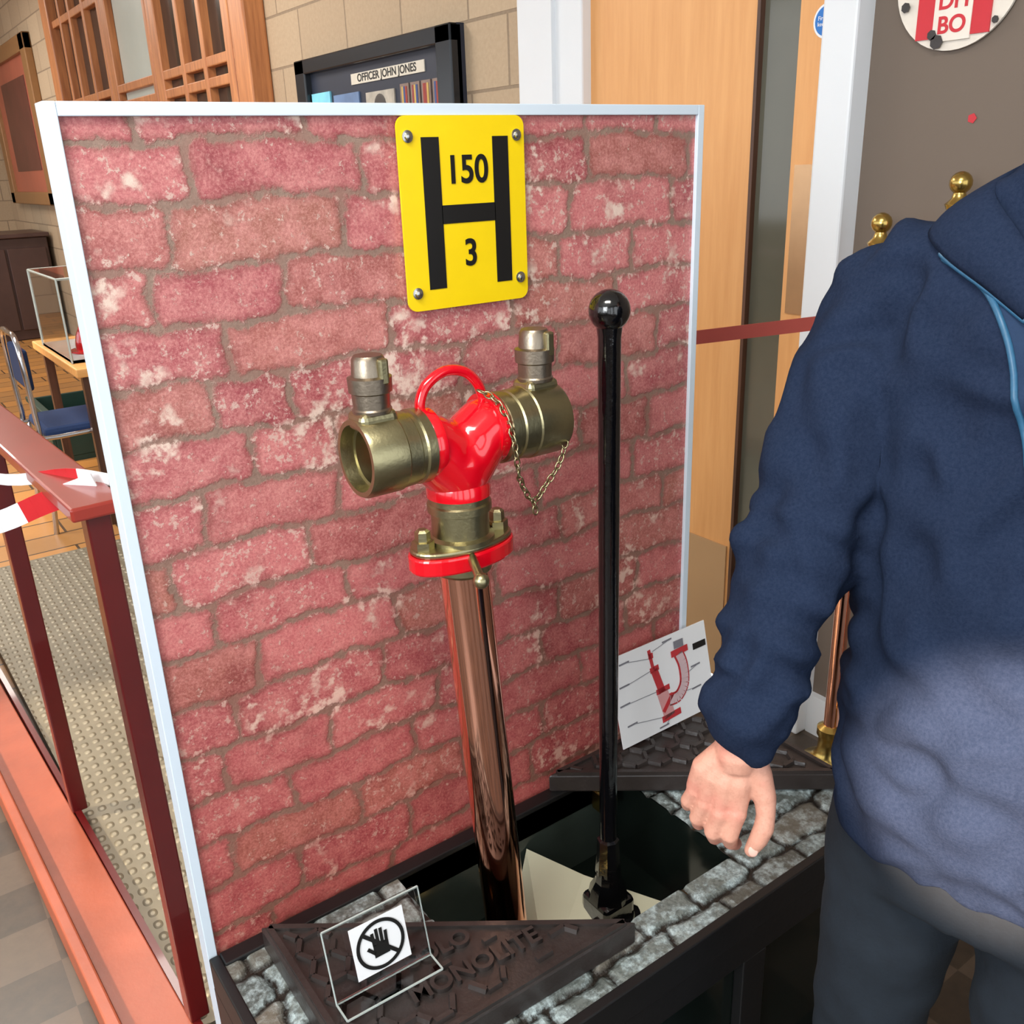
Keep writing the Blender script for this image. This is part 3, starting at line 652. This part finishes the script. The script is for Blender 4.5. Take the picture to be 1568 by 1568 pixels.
kbx,kby=.597,-.165
lv=EMPTY('hydrant_key_bar')
LATHE('shaft',(kbx,kby,.47),(0,0,1),[(0,.0135),(.3,.0145),(.6,.0150),(.84,.0155),(.853,.0170),(.86,.0170)],blackgloss,lv,32,60)
ELLIPS('ball',(kbx,kby,1.345),(.0275,.0275,.0275),blackgloss,lv,seg=32)
LATHE('sleeve',(kbx,kby,.44),(0,0,1),[(0,.021),(.05,.018),(.066,.018),(.07,.014)],blackgloss,lv,8,20)
LATHE('socket_neck',(kbx,kby,.39),(0,0,1),[(0,.034),(.02,.030),(.035,.022),(.055,.020)],blackgloss,lv,10,20)
BOX('square_socket',(kbx-.032,kby-.032,.345),(kbx+.032,kby+.032,.395),blackgloss,lv,.008)
LATHE('spindle_gland',(kbx,kby,PF+.006),(0,0,1),[(0,.055),(.008,.055),(.012,.045),(.016,.043)],blackgloss,lv)

# ---------------------------------------------------------------- man
man=EMPTY('standing_man')
Cc=Vector((.740,-.672,0)); Fd=Vector((-.98,-.2,0)).normalized(); Rd=Vector((Fd.y,-Fd.x,0))
L=lambda r,f,z_: Cc+Rd*r+Fd*f+Vector((0,0,z_))
def fleece():
    m=bpy.data.materials.new('navy_fleece'); t=NT(m); n=t.noise(300,3,.7); n2=t.noise(18,4,.6)
    t.base(t.mix(n,t.mix(n2,lin(14,24,42),lin(20,33,54)),lin(44,54,76))); t.b.inputs['Roughness'].default_value=1
    t.b.inputs['Specular IOR Level'].default_value=.05; t.bump(t.math('ADD',n,n2),.35,.002); return m
fl=fleece()
def ringloft(secs,V,Fc,seg=36,ex=2.4):
    b=len(V)
    for (z_,a,bb,fo,ro) in secs:
        for k in range(seg):
            t_=2*math.pi*k/seg; c_,s_=math.cos(t_),math.sin(t_)
            V.append(L(ro+a*math.copysign(abs(c_)**(2/ex),c_),fo+bb*math.copysign(abs(s_)**(2/ex),s_),z_))
    n_=len(secs)
    for j in range(n_-1):
        for k in range(seg): Fc.append((b+j*seg+k,b+j*seg+(k+1)%seg,b+(j+1)*seg+(k+1)%seg,b+(j+1)*seg+k))
    Fc.append(tuple(b+k for k in range(seg))[::-1]); Fc.append(tuple(b+(n_-1)*seg+k for k in range(seg)))
V=[];Fc=[]
ringloft([(.765,.165,.132,.0,0),(.78,.170,.138,.0,0),(.86,.172,.146,.012,0),(.97,.168,.148,.018,0),(1.08,.164,.138,.012,0),(1.20,.174,.130,.005,0),(1.30,.186,.122,0,0),(1.38,.180,.108,-.005,0),(1.43,.150,.092,-.012,0),(1.47,.105,.078,-.015,0),(1.505,.075,.068,-.012,0),(1.53,.068,.066,-.01,0)],V,Fc)
Sh=Vector((.704,-.486,1.368)); El=Vector((.588,-.494,1.135)); Wr=Vector((.486,-.506,.925))
def lerp(a,b,t_): return a+(b-a)*t_
armp=[L(.10,0,1.39),L(.155,0,1.382),Sh]+[lerp(Sh,El,t_) for t_ in (.25,.5,.68,.78,.88,.95)]+[El]+[lerp(El,Wr,t_) for t_ in (.1,.2,.3,.4,.5,.6,.68,.75,.81,.86,.90,.935)]
armr=[.068,.070,.068,.070,.067,.063,.068,.060,.067,.059,.067,.058,.065,.054,.063,.051,.059,.048,.055,.047,.050,.042]
tube_geo(armp,armr,24,True,V,Fc)
Sl=L(-.2,0,1.37); Ell=L(-.27,-.02,1.13); Wrl=L(-.28,.06,.90)
tube_geo([L(-.1,0,1.39),Sl,lerp(Sl,Ell,.5),Ell,lerp(Ell,Wrl,.5),lerp(Ell,Wrl,.9),Wrl],[.07,.070,.066,.062,.056,.048,.042],24,True,V,Fc)
jk=OBJ('fleece_jacket',V,Fc,fl,man,True); REMESH(jk,.0065,4,.5)
tx1=bpy.data.textures.new('folds','CLOUDS'); tx1.noise_scale=.09; tx1.noise_depth=1
dm=jk.modifiers.new('d','DISPLACE'); dm.texture=tx1; dm.strength=.028; dm.mid_level=.5; dm.texture_coords='LOCAL'
tx2=bpy.data.textures.new('folds2','WOOD'); tx2.wood_type='BANDNOISE'; tx2.noise_scale=.14; tx2.turbulence=9; tx2.noise_type='SOFT_NOISE'
rotE=bpy.data.objects.new('fold_direction',None); COL.objects.link(rotE); rotE.parent=man; rotE.rotation_euler=(.5,1.25,.4); rotE.scale=(.5,.5,.5)
dm=jk.modifiers.new('d2','DISPLACE'); dm.texture=tx2; dm.strength=.010; dm.mid_level=.5; dm.texture_coords='OBJECT'; dm.texture_coords_object=rotE
bpy.context.view_layer.update()
dg=bpy.context.evaluated_depsgraph_get(); bvh=BVHTree.FromObject(jk,dg)
def onchest(r,z_,lift=.003,f0=.4):
    hit=bvh.ray_cast(L(r,f0,z_),-Fd)
    p=hit[0] if hit[0] is not None else L(r,.12,z_)
    return p+Fd*lift
tm=MAT('dark_trousers',(20,30,40),.9,0,.25,60,.3,200)
V=[];Fc=[]
ringloft([(.70,.158,.112,0,0),(.78,.160,.120,0,0),(.86,.158,.120,0,0),(.95,.15,.115,0,0)],V,Fc)
for s in (1,-1):
    tube_geo([L(s*.085,0,.80),L(s*.09,.0,.72),L(s*.095,.01,.6),L(s*.10,.015,.48),L(s*.10,0,.3),L(s*.105,-.01,.12),L(s*.105,-.01,.07)],[.093,.093,.085,.072,.068,.062,.064],22,True,V,Fc)
tro=OBJ('trousers',V,Fc,tm,man,True); REMESH(tro,.009,6,.5)
dm=tro.modifiers.new('d','DISPLACE'); dm.texture=tx1; dm.strength=.018; dm.texture_coords='LOCAL'
shoe=MAT('black_shoe',(18,17,16),.35)
for s in (1,-1):
    V=[];Fc=[]; tube_geo([L(s*.105,-.06,.045),L(s*.11,.03,.05),L(s*.12,.12,.035),L(s*.125,.17,.03)],[.042,.045,.040,.028],16,True,V,Fc)
    for v in V: v.z=max(v.z,.012)
    OBJ('shoe_%s'%('right' if s>0 else 'left'),V,Fc,shoe,man,True)
    PRISM('sole_%s'%('right' if s>0 else 'left'),[(p.x,p.y) for p in [L(s*.115+math.cos(a)*.045,.05+math.sin(a)*.145,0) for a in [2*math.pi*k/24 for k in range(24)]]],0,.016,shoe,man)
zm=MAT('zip_teal',(44,92,124),.4,0,.2,200)
lining=MAT('collar_lining',(22,46,76),.9,0,.2,80,.3,200)
zr=smoothpath([Vector((-.10,0,.80)),Vector((-.09,0,1.0)),Vector((-.055,0,1.15)),Vector((-.018,0,1.23)),Vector((.008,0,1.30)),Vector((.028,0,1.362)),Vector((.058,0,1.402)),Vector((.108,0,1.428))],7)
TUBE('zip',[onchest(p.x,p.z,.003) for p in zr],.0032,zm,man,8)
up_=[p for p in zr if p.z>1.2]
V=[];Fc=[];nk=10
for p in up_:
    for k in range(nk+1): V.append(onchest(p.x-.002-(p.x+.06)*k/nk,p.z,.0022))
for i in range(len(up_)-1):
    for k in range(nk): Fc.append((i*(nk+1)+k,i*(nk+1)+k+1,(i+1)*(nk+1)+k+1,(i+1)*(nk+1)+k))
OBJ('open_neck_lining',V,Fc,lining,man,True)
def sheet(nm,edge,outer,mat,th_=.006,bul=.009):
    n_=len(edge); m_=8; V=[];Fc=[]; c0=L(0,-.01,0)
    for i in range(n_):
        for k in range(m_+1):
            t_=k/m_; p=lerp(edge[i],outer[i],t_); rad=(Vector((p.x-c0.x,p.y-c0.y,0))).normalized(); V.append(p+rad*(bul*math.sin(math.pi*t_)))
    for i in range(n_-1):
        for k in range(m_): Fc.append((i*(m_+1)+k,i*(m_+1)+k+1,(i+1)*(m_+1)+k+1,(i+1)*(m_+1)+k))
    o=OBJ(nm,V,Fc,mat,man,True); sm=o.modifiers.new('so','SOLIDIFY'); sm.thickness=th_; sm.offset=0; return o
e_=[onchest(.02,1.385,.007),onchest(.060,1.408,.008),onchest(.105,1.430,.008),L(.132,.045,1.448),L(.130,.0,1.460),L(.115,-.05,1.47),L(.08,-.085,1.48),L(0,-.105,1.485)]
o_=[onchest(.0,1.40,.010),onchest(.02,1.43,.012),onchest(.045,1.455,.010),L(.078,.045,1.485),L(.080,0,1.50),L(.072,-.045,1.51),L(.05,-.07,1.515),L(0,-.085,1.52)]
sheet('collar_right',smoothpath(e_,5),smoothpath(o_,5),fl)
TUBE('collar_zip',[p+Vector((0,0,-.002)) for p in smoothpath(e_,5)[:12]],.003,zm,man,8)
mirp=lambda p:p-Rd*2*((Vector((p.x,p.y,0))-Cc).dot(Rd))
sheet('collar_left',smoothpath([mirp(p) for p in e_],5),smoothpath([mirp(p) for p in o_],5),fl)
V=[];Fc=[]
rotF=Matrix((Rd,Fd,Vector((0,0,1)))).transposed()
E=lambda r,f,z_,a,b,c_:ELLIPS('',L(r,f,z_),(a,b,c_),None,rot=rotF,V=V,F=Fc)
E(0,-.012,1.685,.076,.096,.098); E(0,.03,1.62,.058,.062,.07); E(0,.060,1.583,.030,.028,.024)
tube_geo([L(0,-.02,1.46),L(0,-.008,1.58)],[.058,.056],20,True,V,Fc)
tube_geo([L(0,.088,1.675),L(0,.110,1.64)],[.009,.014],12,True,V,Fc); E(.012,.098,1.636,.009,.01,.008);E(-.012,.098,1.636,.009,.01,.008)
E(0,.090,1.605,.024,.012,.008); E(0,.086,1.594,.02,.012,.008)
for s in (1,-1): E(s*.077,-.005,1.655,.009,.02,.032); E(s*.032,.075,1.70,.022,.012,.008)
hd=OBJ('head',V,Fc,skin,man,True); REMESH(hd,.004,4,.5)
eyew=MAT('eye_white',(235,232,228),.2); eyed=MAT('eye_iris',(60,50,40),.2); hair=MAT('short_brown_hair',(62,46,34),.9,0,.5,120,.6,200)
for s in (1,-1):
    ELLIPS('eye_%d'%(s+1),L(s*.031,.077,1.678),(.0115,.0115,.0115),eyew,man); ELLIPS('iris_%d'%(s+1),L(s*.031,.0855,1.678),(.0055,.0045,.0055),eyed,man)
V=[];Fc=[]; E(0,-.022,1.705,.083,.098,.092); E(0,-.05,1.66,.078,.07,.08); ho=OBJ('hair',V,Fc,hair,man,True); REMESH(ho,.006,2,.5)

def hand(nm,W0,T,D,B):
    g=lambda t_,d_,b_: W0+(T*t_+D*d_+B*b_)*.001
    V=[];Fc=[]
    tube_geo([g(0,-55,-4),g(0,-10,-2),g(0,10,0)],[.0245,.0245,.026],20,True,V,Fc)
    K=[((4,76,10),(-3,107,10),(-1,124,-3),(5,134,-16),(.0110,.0099,.0089,.0077)),
       ((-14,79,9),(-21,109,5),(-19,125,-9),(-13,131,-25),(.0110,.0099,.0088,.0076)),
       ((-31,73,3),(-39,99,-3),(-38,114,-16),(-33,120,-30),(.0104,.0094,.0084,.0073)),
       ((-43,63,-4),(-51,83,-10),(-52,95,-21),(-49,99,-33),(.0096,.0085,.0075,.0065))]
    for i,(a,b,c_,e_,rr) in enumerate(K):
        tube_geo([g(-8+(2-i)*5,14,-2),g(a[0]*.8,a[1]*.55,a[2]*.6),g(a[0],a[1]-3,a[2]-2)],[.0185,.016,.0112],16,True,V,Fc)
        tube_geo([g(*a),g(*[(a[k]+b[k])/2 for k in range(3)]),g(*b),g(*[(b[k]+c_[k])/2 for k in range(3)]),g(*c_),g(*e_)],[rr[0]*1.04,rr[0]*.94,rr[1]*1.06,rr[1]*.92,rr[2],rr[3]],14,True,V,Fc)
    tube_geo([g(12,12,-4),g(24,36,-2),g(33,60,2)],[.0195,.0165,.013],16,True,V,Fc)
    tube_geo([g(33,60,2),g(35,78,5),g(34,93,7),g(29,108,8),g(22,124,7)],[.0125,.0108,.0116,.0106,.0080],14,True,V,Fc)
    tube_geo([g(14,30,-12),g(6,58,-8)],[.018,.014],14,True,V,Fc)
    o=OBJ(nm,V,Fc,skin,man,True); REMESH(o,.002,3,.5)
    Rm=Matrix((T.normalized(),B.normalized(),D.normalized())).transposed()
    ELLIPS(nm+'_thumb_nail',g(24,120,14.6),(.0056,.0020,.0072),nail,man,rot=Rm)
Dn=Vector((-.07,-.05,-1)).normalized(); Bv=Vector((-.77,-.64,0)); Bv=(Bv-Dn*Bv.dot(Dn)).normalized(); Tv=Dn.cross(Bv).normalized()
if Tv.dot(Vector((.8,-.58,0)))<0: Tv=-Tv
hand('right_hand',Wr+Vector((-.004,-.002,-.008)),Tv,Dn,Bv)
Dl=Vector((0,0,-1)); Bl=(Fd*.6-Rd*.8).normalized(); Tl=Dl.cross(Bl)
if Tl.dot(Fd)<0: Tl=-Tl
hand('left_hand',Wrl+Vector((0,0,-.012)),Tl,Dl,Bl)

# ---------------------------------------------------------------- lights
w=bpy.data.worlds.new('world'); SC.world=w; w.use_nodes=True
wn=w.node_tree; bg=wn.nodes['Background']; bg.inputs[0].default_value=(.90,.95,1,1); bg.inputs[1].default_value=2.4
def AREA(nm,loc,tgt,sx,sy,e,col=(1,1,1)):
    l=bpy.data.lights.new(nm,'AREA'); l.shape='RECTANGLE'; l.size=sx; l.size_y=sy; l.energy=e; l.color=col
    o=bpy.data.objects.new(nm,l); COL.objects.link(o); o.location=loc; o.rotation_euler=(Vector(tgt)-Vector(loc)).to_track_quat('-Z','Y').to_euler(); return o
AREA('overhead_fill',(-.6,-1.0,3.2),(-.5,-.9,0),1.2,.6,52,(1,.96,.9))  # added overhead fills, no ceiling fittings known
AREA('overhead_fill.001',(-.2,3.5,3.2),(-.2,3.5,0),1.6,.8,95,(1,.94,.86))
AREA('overhead_fill.002',(-.2,8.3,3.2),(-.2,8.3,0),1.6,.8,90,(1,.94,.86))  # extra fill added to brighten the far wall and painting
AREA('window_daylight',(-2.6,-1.6,2.2),(.4,0,1.0),1.4,1.4,85,(.95,.98,1))
def SPOT(nm,loc,tgt,ang,e,blend=.2,col=(1,.9,.75),rad=.03):
    l=bpy.data.lights.new(nm,'SPOT'); l.energy=e; l.spot_size=math.radians(ang); l.spot_blend=blend; l.color=col; l.shadow_soft_size=rad
    o=bpy.data.objects.new(nm,l); COL.objects.link(o); o.location=loc; o.rotation_euler=(Vector(tgt)-Vector(loc)).to_track_quat('-Z','Y').to_euler()
SPOT('low_sun_beam',(-2.2,-2.2,2.1),(.60,-.765,.925),5.6,3800,.22,(1,.70,.50))
SPOT('low_sun_beam.001',(-3.0,2.2,3.0),(-.10,1.0,0),24,900,.3,(1,.84,.62))
SPOT('low_sun_beam.002',(-3.0,5.5,3.0),(.2,4.4,0),24,900,.3,(1,.84,.62))
